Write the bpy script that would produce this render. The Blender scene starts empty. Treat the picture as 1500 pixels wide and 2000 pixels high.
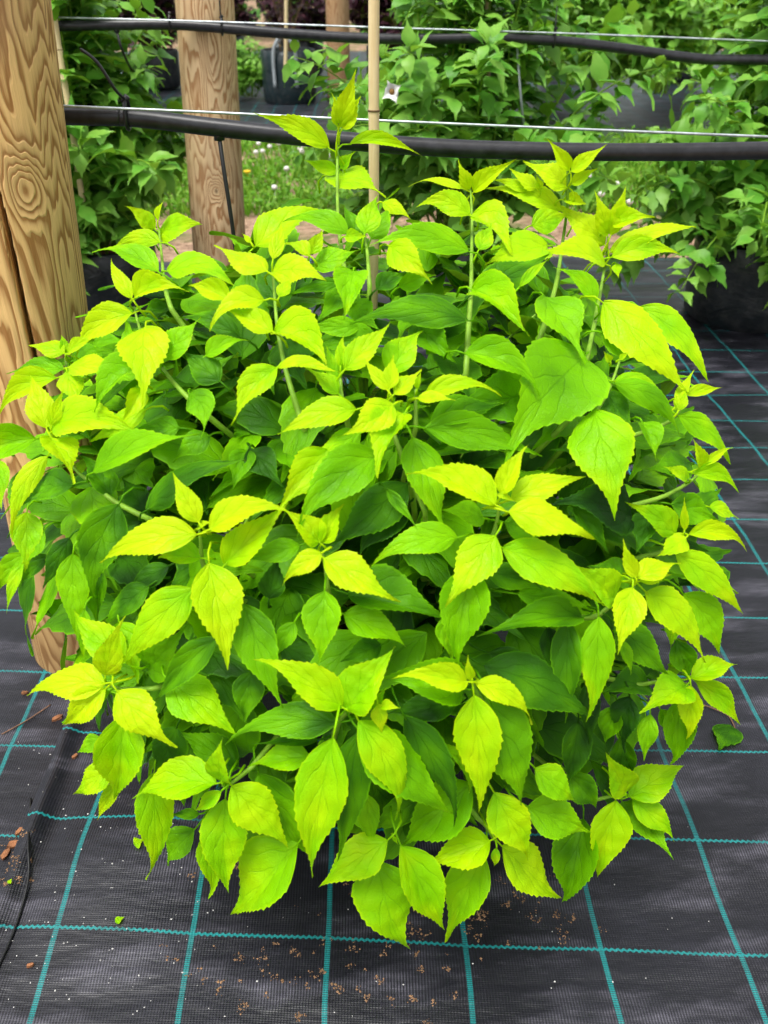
import bpy, math, random
from mathutils import Vector, Matrix, noise as mnoise
random.seed(7)
scene = bpy.context.scene
COL = scene.collection

# ------------------------------------------------------------------ camera
CAM_H = 1.2
FPX = 1650.0                      # focal length in pixels of the 1500 x 2000 photograph
TH = math.atan(1080 / FPX)        # pitch below the horizontal
PS = math.radians(1.2)            # yaw to the right of the fabric's weave
cd = bpy.data.cameras.new('camera')
cam = bpy.data.objects.new('camera', cd)
COL.objects.link(cam)
cam.location = (0, 0, CAM_H)
cam.rotation_euler = (math.pi / 2 - TH, 0, -PS)
cd.sensor_fit = 'VERTICAL'
cd.sensor_height = 36
cd.sensor_width = 27
cd.lens = 36 * FPX / 2000
cd.clip_start = 0.02
cd.clip_end = 400
cd.dof.use_dof = True
cd.dof.focus_distance = 1.22
cd.dof.aperture_fstop = 7.0
scene.camera = cam
scene.render.resolution_x = 768
scene.render.resolution_y = 1024

# ------------------------------------------------------------------ sky, sun, exposure
SUN_EL, SUN_AZ = math.radians(70), math.radians(222)     # azimuth: clockwise from +Y
world = bpy.data.worlds.new('World')
scene.world = world
world.use_nodes = True
wn = world.node_tree
wn.nodes.clear()
wo = wn.nodes.new('ShaderNodeOutputWorld')
wb = wn.nodes.new('ShaderNodeBackground')
hs = wn.nodes.new('ShaderNodeHueSaturation')
sk = wn.nodes.new('ShaderNodeTexSky')
sk.sky_type = 'NISHITA'
sk.sun_disc = False
sk.sun_elevation = SUN_EL
sk.sun_rotation = SUN_AZ
sk.air_density = 1.0
sk.dust_density = 4.0
hs.inputs['Saturation'].default_value = 0.14             # overcast: the cloud cover is nearly white
hs.inputs['Value'].default_value = 1.0
wb.inputs['Strength'].default_value = 0.12
wn.links.new(sk.outputs[0], hs.inputs['Color'])
wn.links.new(hs.outputs[0], wb.inputs['Color'])
wn.links.new(wb.outputs[0], wo.inputs['Surface'])
sd = bpy.data.lights.new('sun', 'SUN')
sd.energy = 1.5
sd.angle = math.radians(25)
sd.color = (1.0, 0.97, 0.92)
sun = bpy.data.objects.new('sun', sd)
COL.objects.link(sun)
_sv = Vector((math.sin(SUN_AZ) * math.cos(SUN_EL), math.cos(SUN_AZ) * math.cos(SUN_EL), math.sin(SUN_EL)))
sun.rotation_euler = _sv.to_track_quat('Z', 'Y').to_euler()
sun.location = (-2, -2, 6)
scene.view_settings.view_transform = 'Standard'
scene.view_settings.look = 'None'
scene.view_settings.exposure = 1.05
scene.view_settings.gamma = 1
scene.cycles.use_adaptive_sampling = True
scene.cycles.adaptive_threshold = 0.03
scene.cycles.max_bounces = 5
scene.cycles.diffuse_bounces = 3
scene.cycles.glossy_bounces = 2
scene.cycles.transmission_bounces = 3
scene.view_settings.use_curve_mapping = False

# ------------------------------------------------------------------ pixel -> place
FH = Vector((math.sin(PS), math.cos(PS), 0))
RT = Vector((math.cos(PS), -math.sin(PS), 0))
FW = FH * math.cos(TH) - Vector((0, 0, math.sin(TH)))
UPV = FH * math.sin(TH) + Vector((0, 0, math.cos(TH)))
EYE = Vector((0, 0, CAM_H))
ZUP = Vector((0, 0, 1))


def ray(px, py):
    return FW + RT * ((px - 750) / FPX) - UPV * ((py - 1000) / FPX)


def on_ground(px, py, z=0.0):
    d = ray(px, py)
    return EYE + d * ((z - CAM_H) / d.z)


def at_y(px, py, y):
    d = ray(px, py)
    return EYE + d * (y / d.y)


# the shrub's outer shell
SC = Vector((0.0, 1.15, 0.40))
SR = Vector((0.60, 0.54, 0.54))


def on_shrub(px, py, e=1.0):
    d = ray(px, py)
    R = SR * e
    o = Vector(((EYE.x - SC.x) / R.x, (EYE.y - SC.y) / R.y, (EYE.z - SC.z) / R.z))
    v = Vector((d.x / R.x, d.y / R.y, d.z / R.z))
    a, b, c = v.dot(v), o.dot(v), o.dot(o) - 1
    q = b * b - a * c
    t = -b / a if q < 0 else (-b - math.sqrt(q)) / a
    p = EYE + d * t
    if p.z < 0.05:
        p = EYE + d * ((0.05 - CAM_H) / d.z)
    return p


# ------------------------------------------------------------------ objects
def mesh_obj(name, verts, faces, mat=None, parent=None, smooth=True, uvs=None, attr=None):
    me = bpy.data.meshes.new(name)
    me.from_pydata([tuple(v) for v in verts], [], faces)
    if smooth:
        me.polygons.foreach_set('use_smooth', [True] * len(me.polygons))
    if uvs:
        ul = me.uv_layers.new(name='UVMap')
        vi = [0] * len(me.loops)
        me.loops.foreach_get('vertex_index', vi)
        flat = []
        for i in vi:
            flat.extend(uvs[i])
        ul.data.foreach_set('uv', flat)
    if attr:
        at = me.attributes.new('tone_shift', 'FLOAT', 'POINT')
        at.data.foreach_set('value', attr)
    if mat:
        me.materials.append(mat)
    o = bpy.data.objects.new(name, me)
    COL.objects.link(o)
    if parent:
        o.parent = parent
        o.matrix_parent_inverse = parent.matrix_basis.inverted()
    return o


def tag(o, label=None, cat=None, group=None, kind=None):
    if label: o['label'] = label
    if cat: o['category'] = cat
    if group: o['group'] = group
    if kind: o['kind'] = kind
    return o


def empty(name, loc=(0, 0, 0)):
    o = bpy.data.objects.new(name, None)
    o.location = loc
    o.empty_display_size = 0.05
    COL.objects.link(o)
    return o


class MB:
    def __init__(s):
        s.v, s.f, s.uv, s.at = [], [], [], []

    def tube(s, pts, rad, n=8, cap=True):
        pts = [Vector(p) for p in pts]
        if not isinstance(rad, (list, tuple)):
            rad = [rad] * len(pts)
        k0 = len(s.v)
        ref = None
        for i, p in enumerate(pts):
            t = (pts[min(i + 1, len(pts) - 1)] - pts[max(i - 1, 0)])
            t = t.normalized() if t.length > 1e-9 else ZUP
            if ref is None:
                ref = t.orthogonal().normalized()
            else:
                ref = (ref - t * ref.dot(t)).normalized()
            b = t.cross(ref)
            for j in range(n):
                a = 2 * math.pi * j / n
                s.v.append(p + (ref * math.cos(a) + b * math.sin(a)) * rad[i])
                s.uv.append((j / n, i / max(1, len(pts) - 1)))
        for i in range(len(pts) - 1):
            for j in range(n):
                a, b = k0 + i * n + j, k0 + i * n + (j + 1) % n
                s.f.append((a, b, b + n, a + n))
        if cap:
            s.f.append(tuple(k0 + j for j in reversed(range(n))))
            s.f.append(tuple(k0 + (len(pts) - 1) * n + j for j in range(n)))
        return s

    def lathe(s, prof, center=(0, 0, 0), n=32, wob=0.0, seed=0):
        k0 = len(s.v)
        c = Vector(center)
        for i, (r, z) in enumerate(prof):
            for j in range(n):
                a = 2 * math.pi * j / n
                rr = r * (1 + wob * mnoise.noise(Vector((math.cos(a) * 2 + seed, math.sin(a) * 2, z * 6))))
                s.v.append(c + Vector((rr * math.cos(a), rr * math.sin(a), z)))
                s.uv.append((j / n, i / (len(prof) - 1)))
        for i in range(len(prof) - 1):
            for j in range(n):
                a, b = k0 + i * n + j, k0 + i * n + (j + 1) % n
                s.f.append((a, b, b + n, a + n))
        return s

    def build(s, name, mat, parent=None, smooth=True, uv=False):
        return mesh_obj(name, s.v, s.f, mat, parent, smooth, s.uv if uv else None,
                        s.at if len(s.at) == len(s.v) and s.at else None)


def bez(a, b, c, n):
    return [a * (1 - t) ** 2 + b * 2 * t * (1 - t) + c * t * t for t in [i / n for i in range(n + 1)]]


def catmull(pts, n=6):
    P = [pts[0]] + list(pts) + [pts[-1]]
    out = []
    for i in range(1, len(P) - 2):
        p0, p1, p2, p3 = P[i - 1], P[i], P[i + 1], P[i + 2]
        for k in range(n):
            t = k / n
            out.append(0.5 * (2 * p1 + (p2 - p0) * t + (2 * p0 - 5 * p1 + 4 * p2 - p3) * t * t +
                              (3 * p1 - p0 - 3 * p2 + p3) * t ** 3))
    out.append(P[-2])
    return out


# ------------------------------------------------------------------ node helpers
class NT:
    def __init__(s, name):
        s.m = bpy.data.materials.new(name)
        s.m.use_nodes = True
        s.t = s.m.node_tree
        s.t.nodes.clear()
        s.out = s.t.nodes.new('ShaderNodeOutputMaterial')

    def n(s, typ, **kw):
        nd = s.t.nodes.new(typ)
        for k, v in kw.items():
            setattr(nd, k, v)
        return nd

    def put(s, sock, val):
        if isinstance(val, bpy.types.NodeSocket):
            s.t.links.new(val, sock)
        elif val is not None:
            sock.default_value = val

    def math(s, op, a, b=None, c=None, clamp=False):
        nd = s.n('ShaderNodeMath', operation=op, use_clamp=clamp)
        for i, x in enumerate((a, b, c)):
            s.put(nd.inputs[i], x) if x is not None else None
        return nd.outputs[0]

    def noise(s, vec, scale, detail=3, rough=0.5, dist=0.0):
        nd = s.n('ShaderNodeTexNoise')
        s.put(nd.inputs['Vector'], vec)
        nd.inputs['Scale'].default_value = scale
        nd.inputs['Detail'].default_value = detail
        nd.inputs['Roughness'].default_value = rough
        nd.inputs['Distortion'].default_value = dist
        return nd.outputs['Fac']

    def mapr(s, v, a, b, c=0.0, d=1.0, smooth=False):
        nd = s.n('ShaderNodeMapRange', interpolation_type='SMOOTHSTEP' if smooth else 'LINEAR')
        s.put(nd.inputs['Value'], v)
        for k, x in zip(('From Min', 'From Max', 'To Min', 'To Max'), (a, b, c, d)):
            s.put(nd.inputs[k], x)
        return nd.outputs[0]

    def ramp(s, v, stops):
        nd = s.n('ShaderNodeValToRGB')
        s.put(nd.inputs[0], v)
        el = nd.color_ramp.elements
        while len(el) < len(stops):
            el.new(0.5)
        for e, (p, c) in zip(el, stops):
            e.position = p
            e.color = (*c, 1)
        return nd.outputs[0]

    def mix(s, f, a, b, blend='MIX'):
        nd = s.n('ShaderNodeMix', data_type='RGBA', blend_type=blend)
        s.put(nd.inputs[0], f)
        s.put(nd.inputs[6], a if isinstance(a, bpy.types.NodeSocket) else (*a, 1))
        s.put(nd.inputs[7], b if isinstance(b, bpy.types.NodeSocket) else (*b, 1))
        return nd.outputs[2]

    def scale(s, vec, sc):
        nd = s.n('ShaderNodeVectorMath', operation='MULTIPLY')
        s.put(nd.inputs[0], vec)
        nd.inputs[1].default_value = sc
        return nd.outputs[0]

    def bump(s, h, strength=0.5, dist=0.002, normal=None):
        nd = s.n('ShaderNodeBump')
        s.put(nd.inputs['Height'], h)
        nd.inputs['Strength'].default_value = strength
        nd.inputs['Distance'].default_value = dist
        if normal is not None:
            s.put(nd.inputs['Normal'], normal)
        return nd.outputs[0]

    def pbsdf(s, color, rough=0.5, spec=0.5, normal=None, metal=0.0):
        nd = s.n('ShaderNodeBsdfPrincipled')
        s.put(nd.inputs['Base Color'], color if isinstance(color, bpy.types.NodeSocket) else (*color, 1))
        s.put(nd.inputs['Roughness'], rough)
        s.put(nd.inputs['Specular IOR Level'], spec)
        s.put(nd.inputs['Metallic'], metal)
        if normal is not None:
            s.put(nd.inputs['Normal'], normal)
        return nd.outputs[0]

    def done(s, sh):
        s.t.links.new(sh, s.out.inputs[0])
        return s.m


def simple(name, color, rough=0.5, spec=0.5, var=0.25, scale=30, metal=0.0, bump=0.0):
    t = NT(name)
    g = t.n('ShaderNodeTexCoord').outputs['Object']
    nz = t.noise(g, scale, 4, 0.6)
    c = t.mix(t.mapr(nz, 0.3, 0.7), [x * (1 - var) for x in color], [min(1, x * (1 + var)) for x in color])
    nm = t.bump(nz, bump, 0.004) if bump else None
    return t.done(t.pbsdf(c, rough, spec, nm, metal))


# ------------------------------------------------------------------ materials
def leaf_material(name, stops, detail=True, transl=0.34, vein=0.42, spec=0.13, rough=0.42, transl_gain=1.25):
    t = NT(name)
    uv = t.n('ShaderNodeUVMap', uv_map='UVMap').outputs[0]
    sx = t.n('ShaderNodeSeparateXYZ')
    t.put(sx.inputs[0], uv)
    u, v = sx.outputs[0], sx.outputs[1]
    oi = t.n('ShaderNodeObjectInfo')
    sc = t.n('ShaderNodeSeparateColor')
    t.put(sc.inputs[0], oi.outputs['Color'])
    at = t.n('ShaderNodeAttribute', attribute_name='tone_shift')
    a = t.math('ABSOLUTE', t.math('MULTIPLY_ADD', u, 2.0, -1.0))
    # vector with a per-object offset so that no two leaves share a pattern
    cb = t.n('ShaderNodeCombineXYZ')
    t.put(cb.inputs[0], u)
    t.put(cb.inputs[1], t.math('MULTIPLY', v, 2.0))
    t.put(cb.inputs[2], t.math('ADD', t.math('MULTIPLY', oi.outputs['Random'], 40.0),
                               t.math('MULTIPLY', at.outputs['Fac'], 57.0)))
    P = cb.outputs[0]
    wob = t.noise(P, 2.5, 2)
    # side veins leave the midrib and arch towards the tip
    ph = t.math('SUBTRACT', t.math('MULTIPLY', v, 3.9), t.math('MULTIPLY', t.math('POWER', a, 0.85), 1.75))
    ph = t.math('ADD', ph, t.math('MULTIPLY', wob, 0.9))
    ph = t.math('ABSOLUTE', t.math('SUBTRACT', t.math('FRACT', ph), 0.5))      # 0 on a vein
    side = t.mapr(ph, 0.0, 0.065, 1.0, 0.0, True)
    side = t.math('MULTIPLY', side, t.mapr(a, 0.35, 0.92, 1.0, 0.0))
    mid = t.mapr(a, 0.0, 0.05, 1.0, 0.0, True)
    veins = t.math('MAXIMUM', side, mid)
    if not detail:
        veins = mid
    vor = t.n('ShaderNodeTexVoronoi', feature='DISTANCE_TO_EDGE')
    t.put(vor.inputs['Vector'], P)
    vor.inputs['Scale'].default_value = 11
    fine = t.mapr(vor.outputs['Distance'], 0.0, 0.12, 0.0, 1.0, True)
    h = t.math('SUBTRACT', t.math('MULTIPLY', fine, 0.20), t.math('MULTIPLY', veins, 0.45))
    h = t.math('ADD', h, t.math('MULTIPLY', t.math('SQRT', t.math('ADD', ph, 0.001)), 0.9))
    patch = t.noise(P, 1.15, 1, 0.5)
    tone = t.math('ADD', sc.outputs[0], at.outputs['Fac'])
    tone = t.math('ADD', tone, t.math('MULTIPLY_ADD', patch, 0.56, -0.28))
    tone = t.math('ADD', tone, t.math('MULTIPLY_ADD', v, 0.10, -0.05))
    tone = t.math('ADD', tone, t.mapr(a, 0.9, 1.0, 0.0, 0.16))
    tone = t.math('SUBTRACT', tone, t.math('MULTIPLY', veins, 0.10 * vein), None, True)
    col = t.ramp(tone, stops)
    col = t.mix(t.math('MULTIPLY', veins, 0.12 * vein), col, (0.06, 0.16, 0.01))
    if detail:
        sp = t.mapr(t.noise(P, 13, 1, 0.4), 0.82, 0.86, 0.0, 0.5)
        col = t.mix(sp, col, (0.10, 0.055, 0.015))
    gm = t.n('ShaderNodeNewGeometry')
    under = t.mix(0.30, col, (0.30, 0.46, 0.03))
    col = t.mix(gm.outputs['Backfacing'], col, under)
    nm = t.bump(h, 0.5, 0.0022) if detail else None
    pb = t.pbsdf(col, rough, spec, nm)
    tr = t.n('ShaderNodeBsdfTranslucent')
    g = t.n('ShaderNodeVectorMath', operation='MULTIPLY')
    t.put(g.inputs[0], col)
    g.inputs[1].default_value = (transl_gain, transl_gain, transl_gain * 0.6)
    t.put(tr.inputs['Color'], g.outputs[0])
    ms = t.n('ShaderNodeMixShader')
    ms.inputs[0].default_value = transl
    t.t.links.new(pb, ms.inputs[1])
    t.t.links.new(tr.outputs[0], ms.inputs[2])
    return t.done(ms.outputs[0])


M = {}
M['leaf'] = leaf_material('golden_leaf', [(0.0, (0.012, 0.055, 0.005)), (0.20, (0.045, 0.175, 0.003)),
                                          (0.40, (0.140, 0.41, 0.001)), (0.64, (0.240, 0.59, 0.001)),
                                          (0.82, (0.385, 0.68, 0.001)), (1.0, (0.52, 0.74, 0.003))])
M['green_leaf'] = leaf_material('green_leaf', [(0.0, (0.020, 0.090, 0.014)), (0.5, (0.105, 0.32, 0.028)),
                                               (1.0, (0.22, 0.44, 0.06))], False, transl=0.28, vein=0.3, spec=0.25)
M['purple_leaf'] = leaf_material('purple_leaf', [(0.0, (0.012, 0.006, 0.010)), (0.5, (0.035, 0.012, 0.020)),
                                                 (1.0, (0.08, 0.03, 0.04))], False, transl=0.15, vein=0.2, transl_gain=1.0)
M['grass'] = leaf_material('grass_blade', [(0.0, (0.045, 0.14, 0.012)), (0.5, (0.13, 0.33, 0.02)),
                                           (1.0, (0.28, 0.42, 0.06))], False, transl=0.25, vein=0.0)
M['stem'] = simple('green_stem', (0.19, 0.36, 0.025), 0.5, 0.3, 0.25, 60)
M['bark'] = simple('brown_stem', (0.16, 0.10, 0.05), 0.8, 0.2, 0.4, 80, bump=0.3)
M['pipe'] = simple('black_polythene', (0.014, 0.014, 0.017), 0.36, 0.5, 0.7, 45, bump=0.06)
M['tie'] = simple('black_nylon', (0.010, 0.010, 0.011), 0.4, 0.5, 0.2, 30)
M['wire'] = simple('galvanised_wire', (0.50, 0.55, 0.57), 0.42, 0.5, 0.35, 60, metal=0.75)
M['handle'] = simple('grey_strap', (0.30, 0.33, 0.35), 0.6, 0.3, 0.2, 40)
M['soil'] = simple('brown_soil', (0.17, 0.085, 0.045), 0.95, 0.1, 0.5, 60, bump=0.8)
M['crumb'] = simple('tan_crumbs', (0.23, 0.135, 0.075), 0.95, 0.1, 0.5, 120, bump=0.6)
M['chip'] = simple('bark_chip', (0.26, 0.11, 0.05), 0.85, 0.2, 0.5, 90, bump=0.5)
M['perlite'] = simple('perlite', (0.55, 0.54, 0.52), 0.9, 0.2, 0.15, 90)
M['petal'] = simple('white_petal', (0.80, 0.80, 0.76), 0.6, 0.3, 0.05, 30)
M['stamen'] = simple('brown_stamen', (0.30, 0.17, 0.05), 0.7, 0.2, 0.2, 30)
M['clover'] = simple('clover_bloom', (0.66, 0.62, 0.58), 0.8, 0.2, 0.25, 200)
M['buttercup'] = simple('buttercup_petal', (0.80, 0.50, 0.01), 0.4, 0.4, 0.1, 30)
M['twig'] = simple('dry_twig', (0.20, 0.11, 0.07), 0.8, 0.2, 0.3, 60)


def wood_material(name, knot, seed, light=(0.76, 0.49, 0.20), dark=(0.31, 0.14, 0.038)):
    t = NT(name)
    P = t.n('ShaderNodeTexCoord').outputs['Object']
    off = t.n('ShaderNodeVectorMath', operation='ADD')
    t.put(off.inputs[0], P)
    off.inputs[1].default_value = (seed * 3.1, seed * 1.7, seed * 5.3)
    Q = off.outputs[0]
    base = t.noise(t.scale(Q, (10.0, 10.0, 1.5)), 1.0, 4, 0.42, 0.35)
    ds = t.n('ShaderNodeVectorMath', operation='SUBTRACT')
    t.put(ds.inputs[0], P)
    ds.inputs[1].default_value = knot
    ln = t.n('ShaderNodeVectorMath', operation='LENGTH')
    t.put(ln.inputs[0], t.scale(ds.outputs[0], (1.0, 1.0, 0.62)))
    d = ln.outputs['Value']
    bulge = t.math('EXPONENT', t.math('MULTIPLY', t.math('POWER', t.math('DIVIDE', d, 0.024), 2.0), -1.0))
    val = t.math('ADD', base, t.math('MULTIPLY', bulge, 0.22))
    ring = t.math('FRACT', t.math('MULTIPLY', val, 23.0))
    band = t.math('MULTIPLY', t.mapr(ring, 0.0, 0.68, 0.0, 1.0), t.mapr(ring, 0.86, 1.0, 1.0, 0.0))
    fib = t.noise(t.scale(Q, (300, 300, 7)), 1.0, 3, 0.6)
    broad = t.noise(t.scale(Q, (5, 5, 3)), 1.0, 3, 0.6)
    f = t.math('ADD', t.math('MULTIPLY', t.math('POWER', band, 2.4), 0.9), t.math('MULTIPLY_ADD', fib, 0.5, -0.25))
    c = t.mix(t.math('ADD', f, 0.0, None, True), light, dark)
    c = t.mix(t.mapr(broad, 0.50, 0.78, 0.0, 0.5), c, (0.34, 0.25, 0.15))
    kn = t.mapr(d, 0.0045, 0.010, 1.0, 0.0, True)
    c = t.mix(t.math('MULTIPLY', kn, 0.85), c, (0.07, 0.035, 0.015))
    # darker brown towards the foot
    sp = t.n('ShaderNodeSeparateXYZ')
    t.put(sp.inputs[0], P)
    foot = t.mapr(t.math('ADD', sp.outputs[2], t.math('MULTIPLY', broad, 0.3)), 0.20, 0.62, 0.55, 0.0)
    c = t.mix(foot, c, (0.13, 0.075, 0.035))
    h = t.math('ADD', t.math('MULTIPLY', band, -0.5), t.math('MULTIPLY', fib, 0.55))
    return t.done(t.pbsdf(c, 0.72, 0.25, t.bump(h, 0.6, 0.003)))


def fabric_material(name, yoff, lines=True):
    """black woven ground cover with turquoise marker threads woven in every 20 cm"""
    t = NT(name)
    P = t.n('ShaderNodeTexCoord').outputs['Object']
    sp = t.n('ShaderNodeSeparateXYZ')
    t.put(sp.inputs[0], P)
    x, y = sp.outputs[0], sp.outputs[1]
    wx = t.math('MULTIPLY_ADD', t.noise(P, 3.0, 2), 0.016, -0.008)
    wy = t.math('MULTIPLY_ADD', t.noise(t.scale(P, (1, 1.7, 1)), 2.3, 2), 0.020, -0.010)
    X = t.math('ADD', x, wx)
    Y = t.math('ADD', t.math('MULTIPLY_ADD', x, 0.055, y), wy)
    rib = t.math('SINE', t.math('MULTIPLY', X, 2 * math.pi / 0.0042))
    wef = t.math('SINE', t.math('MULTIPLY', Y, 2 * math.pi / 0.0030))
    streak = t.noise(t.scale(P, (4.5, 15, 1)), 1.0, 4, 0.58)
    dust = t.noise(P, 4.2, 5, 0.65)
    sheen_scuff = t.noise(t.scale(P, (40, 150, 1)), 1.0, 2, 0.5)
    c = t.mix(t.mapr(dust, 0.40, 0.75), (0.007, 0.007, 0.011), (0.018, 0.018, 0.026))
    sheen_wear = t.math('MULTIPLY', t.mapr(streak, 0.47, 0.74, 0.0, 1.0, True), t.mapr(sheen_scuff, 0.25, 0.7, 0.45, 1.0))
    sheen_wear = t.math('MULTIPLY', sheen_wear, t.mapr(rib, -1.0, 0.8, 0.35, 1.0))
    c = t.mix(t.math('MULTIPLY', sheen_wear, 0.75), c, (0.165, 0.158, 0.195))  # lavender sky sheen painted into the base colour, mixed with dusty wear
    rc = t.n('ShaderNodeVectorMath', operation='SCALE')
    t.put(rc.inputs[0], c)
    t.put(rc.inputs['Scale'], t.mapr(rib, -1.0, 1.0, 0.62, 1.18))
    c = rc.outputs[0]
    if lines:
        ax = t.math('FRACT', t.math('DIVIDE', t.math('ADD', X, 10 * 0.199 + 0.4655 + 0.0995), 0.199))
        ax = t.math('ABSOLUTE', t.math('MULTIPLY', t.math('SUBTRACT', ax, 0.5), 0.199))
        lx = t.mapr(ax, 0.0031, 0.0044, 1.0, 0.0)
        zig = t.math('MULTIPLY', t.math('SINE', t.math('MULTIPLY', X, 2 * math.pi / 0.0085)), 0.0011)
        ay = t.math('FRACT', t.math('DIVIDE', t.math('ADD', t.math('ADD', Y, zig), 10 * 0.1893 - 0.690 + 0.09465 + yoff), 0.1893))
        ay = t.math('ABSOLUTE', t.math('MULTIPLY', t.math('SUBTRACT', ay, 0.5), 0.1893))
        ly = t.mapr(ay, 0.0014, 0.0026, 1.0, 0.0)
        ladder = t.mapr(wef, -0.6, 0.3, 0.35, 1.0)
        wear = t.mapr(t.noise(P, 16, 3, 0.6), 0.30, 0.52, 0.55, 1.0)
        m = t.math('MAXIMUM', t.math('MULTIPLY', lx, ladder), ly)
        m = t.math('MULTIPLY', m, wear)
        c = t.mix(m, c, (0.010, 0.205, 0.205))
    rough = t.mapr(streak, 0.3, 0.7, 0.46, 0.30)
    h = t.math('ADD', t.math('MULTIPLY', rib, 0.5), t.math('MULTIPLY', wef, 0.2))
    n1 = t.bump(h, 0.35, 0.0008)
    n2 = t.bump(streak, 0.5, 0.012, n1)
    return t.done(t.pbsdf(c, rough, 0.5, n2))


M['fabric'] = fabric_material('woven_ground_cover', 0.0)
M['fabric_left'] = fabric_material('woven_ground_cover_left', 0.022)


def ground_material():
    t = NT('soil_and_mulch')
    P = t.n('ShaderNodeTexCoord').outputs['Object']
    a = t.noise(P, 22, 5, 0.7)
    b = t.noise(P, 3, 3, 0.6)
    c = t.mix(t.mapr(a, 0.3, 0.7), (0.13, 0.075, 0.045), (0.50, 0.34, 0.23))
    c = t.mix(t.mapr(b, 0.5, 0.7), c, (0.09, 0.13, 0.03))
    return t.done(t.pbsdf(c, 0.95, 0.1, t.bump(a, 0.9, 0.02)))


M['ground'] = ground_material()


def plastic_bag(name, col):
    t = NT(name)
    P = t.n('ShaderNodeTexCoord').outputs['Object']
    a = t.noise(t.scale(P, (7, 7, 16)), 1.0, 3, 0.55, 0.6)
    d = t.noise(P, 25, 4, 0.6)
    c = t.mix(t.mapr(d, 0.45, 0.8, 0, 0.5), col, (0.09, 0.085, 0.08))
    return t.done(t.pbsdf(c, 0.33, 0.5, t.bump(a, 0.45, 0.02)))


M['bag'] = plastic_bag('black_bag_plastic', (0.010, 0.013, 0.016))
M['bag_green'] = plastic_bag('dark_teal_bag_plastic', (0.006, 0.018, 0.022))


def bamboo_material():
    t = NT('bamboo')
    P = t.n('ShaderNodeTexCoord').outputs['Object']
    a = t.noise(t.scale(P, (150, 150, 4)), 1.0, 3, 0.6)
    b = t.noise(P, 12, 3)
    c = t.mix(t.mapr(a, 0.3, 0.7), (0.60, 0.45, 0.22), (0.78, 0.64, 0.38))
    c = t.mix(t.mapr(b, 0.55, 0.8, 0, 0.4), c, (0.45, 0.28, 0.12))
    return t.done(t.pbsdf(c, 0.42, 0.4, t.bump(a, 0.2, 0.001)))


M['bamboo'] = bamboo_material()

# ------------------------------------------------------------------ the ground
gv, gf = [], []
for (x, y) in ((-80, -6), (80, -6), (80, 120), (-80, 120)):
    gv.append((x, y, -0.03))
g = mesh_obj('ground', gv, [(0, 1, 2, 3)], M['ground'])
tag(g, 'bare brown soil and wood mulch under the black ground cover', 'ground', kind='structure')


def fab_height(x, y):
    v = Vector((x * 2.0, y * 9.0, 0.3))
    h = mnoise.noise(v) * 0.0055 + mnoise.noise(Vector((x * 3 + 9, y * 22, 2.0))) * 0.0013
    h += mnoise.noise(Vector((x * 1.3, y * 1.3, 7.0))) * 0.010
    h += mnoise.noise(Vector((x * 9, y * 5, 4.0))) * 0.0012
    return h


def sheet(name, x0, x1, y0, y1, nx, ny, z, mat, hf, label, pw=1.0):
    v, f = [], []
    for j in range(ny + 1):
        y = y0 + (y1 - y0) * j / ny
        for i in range(nx + 1):
            x = x0 + (x1 - x0) * (i / nx) ** pw
            v.append((x, y, z + hf(x, y)))
    for j in range(ny):
        for i in range(nx):
            a = j * (nx + 1) + i
            f.append((a, a + 1, a + nx + 2, a + nx + 1))
    o = mesh_obj(name, v, f, mat)
    tag(o, label, 'ground cover', kind='structure')
    return o


SEAM = -0.572


def h_main(x, y):
    h = fab_height(x, y)
    d = max(x - SEAM - 0.010 * mnoise.noise(Vector((y * 5, 2, 2))), 0.0)
    h += 0.020 * math.exp(-((x + 0.40) / 0.13) ** 2 - ((y - 0.84) / 0.12) ** 2)       # a hump where the sheet is pushed up
    if d < 0.12:                                  # the lapped edge lifts, rolls and puckers
        k = 1 - d / 0.12
        h += 0.006 * k * mnoise.noise(Vector((x * 30, y * 9, 5)))
        h += (0.010 + 0.010 * mnoise.noise(Vector((y * 5, 1, 3)))) * math.exp(-((d - 0.012) / 0.018) ** 2) + 0.004 * k
    return h


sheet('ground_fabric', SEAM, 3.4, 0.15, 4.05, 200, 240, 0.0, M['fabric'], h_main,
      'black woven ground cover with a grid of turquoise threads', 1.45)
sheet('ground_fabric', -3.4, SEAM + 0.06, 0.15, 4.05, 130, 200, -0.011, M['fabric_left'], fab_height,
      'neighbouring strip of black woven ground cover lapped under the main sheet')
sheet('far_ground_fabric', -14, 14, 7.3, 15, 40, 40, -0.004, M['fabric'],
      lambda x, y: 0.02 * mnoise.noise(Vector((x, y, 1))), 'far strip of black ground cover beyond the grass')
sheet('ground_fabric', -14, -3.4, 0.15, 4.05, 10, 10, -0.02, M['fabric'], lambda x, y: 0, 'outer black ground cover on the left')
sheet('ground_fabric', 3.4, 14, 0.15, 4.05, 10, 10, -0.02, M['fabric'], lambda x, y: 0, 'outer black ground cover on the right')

# ------------------------------------------------------------------ leaves
PROF = [(0, .05), (.05, .38), (.11, .68), (.19, .92), (.27, 1.0), (.37, .97), (.47, .84), (.57, .64), (.66, .43),
        (.74, .27), (.81, .165), (.87, .10), (.94, .048), (1, .0)]


def prof(t):
    for (a, x), (b, y) in zip(PROF, PROF[1:]):
        if t <= b:
            k = (t - a) / (b - a)
            return x + (y - x) * k
    return 0


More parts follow.
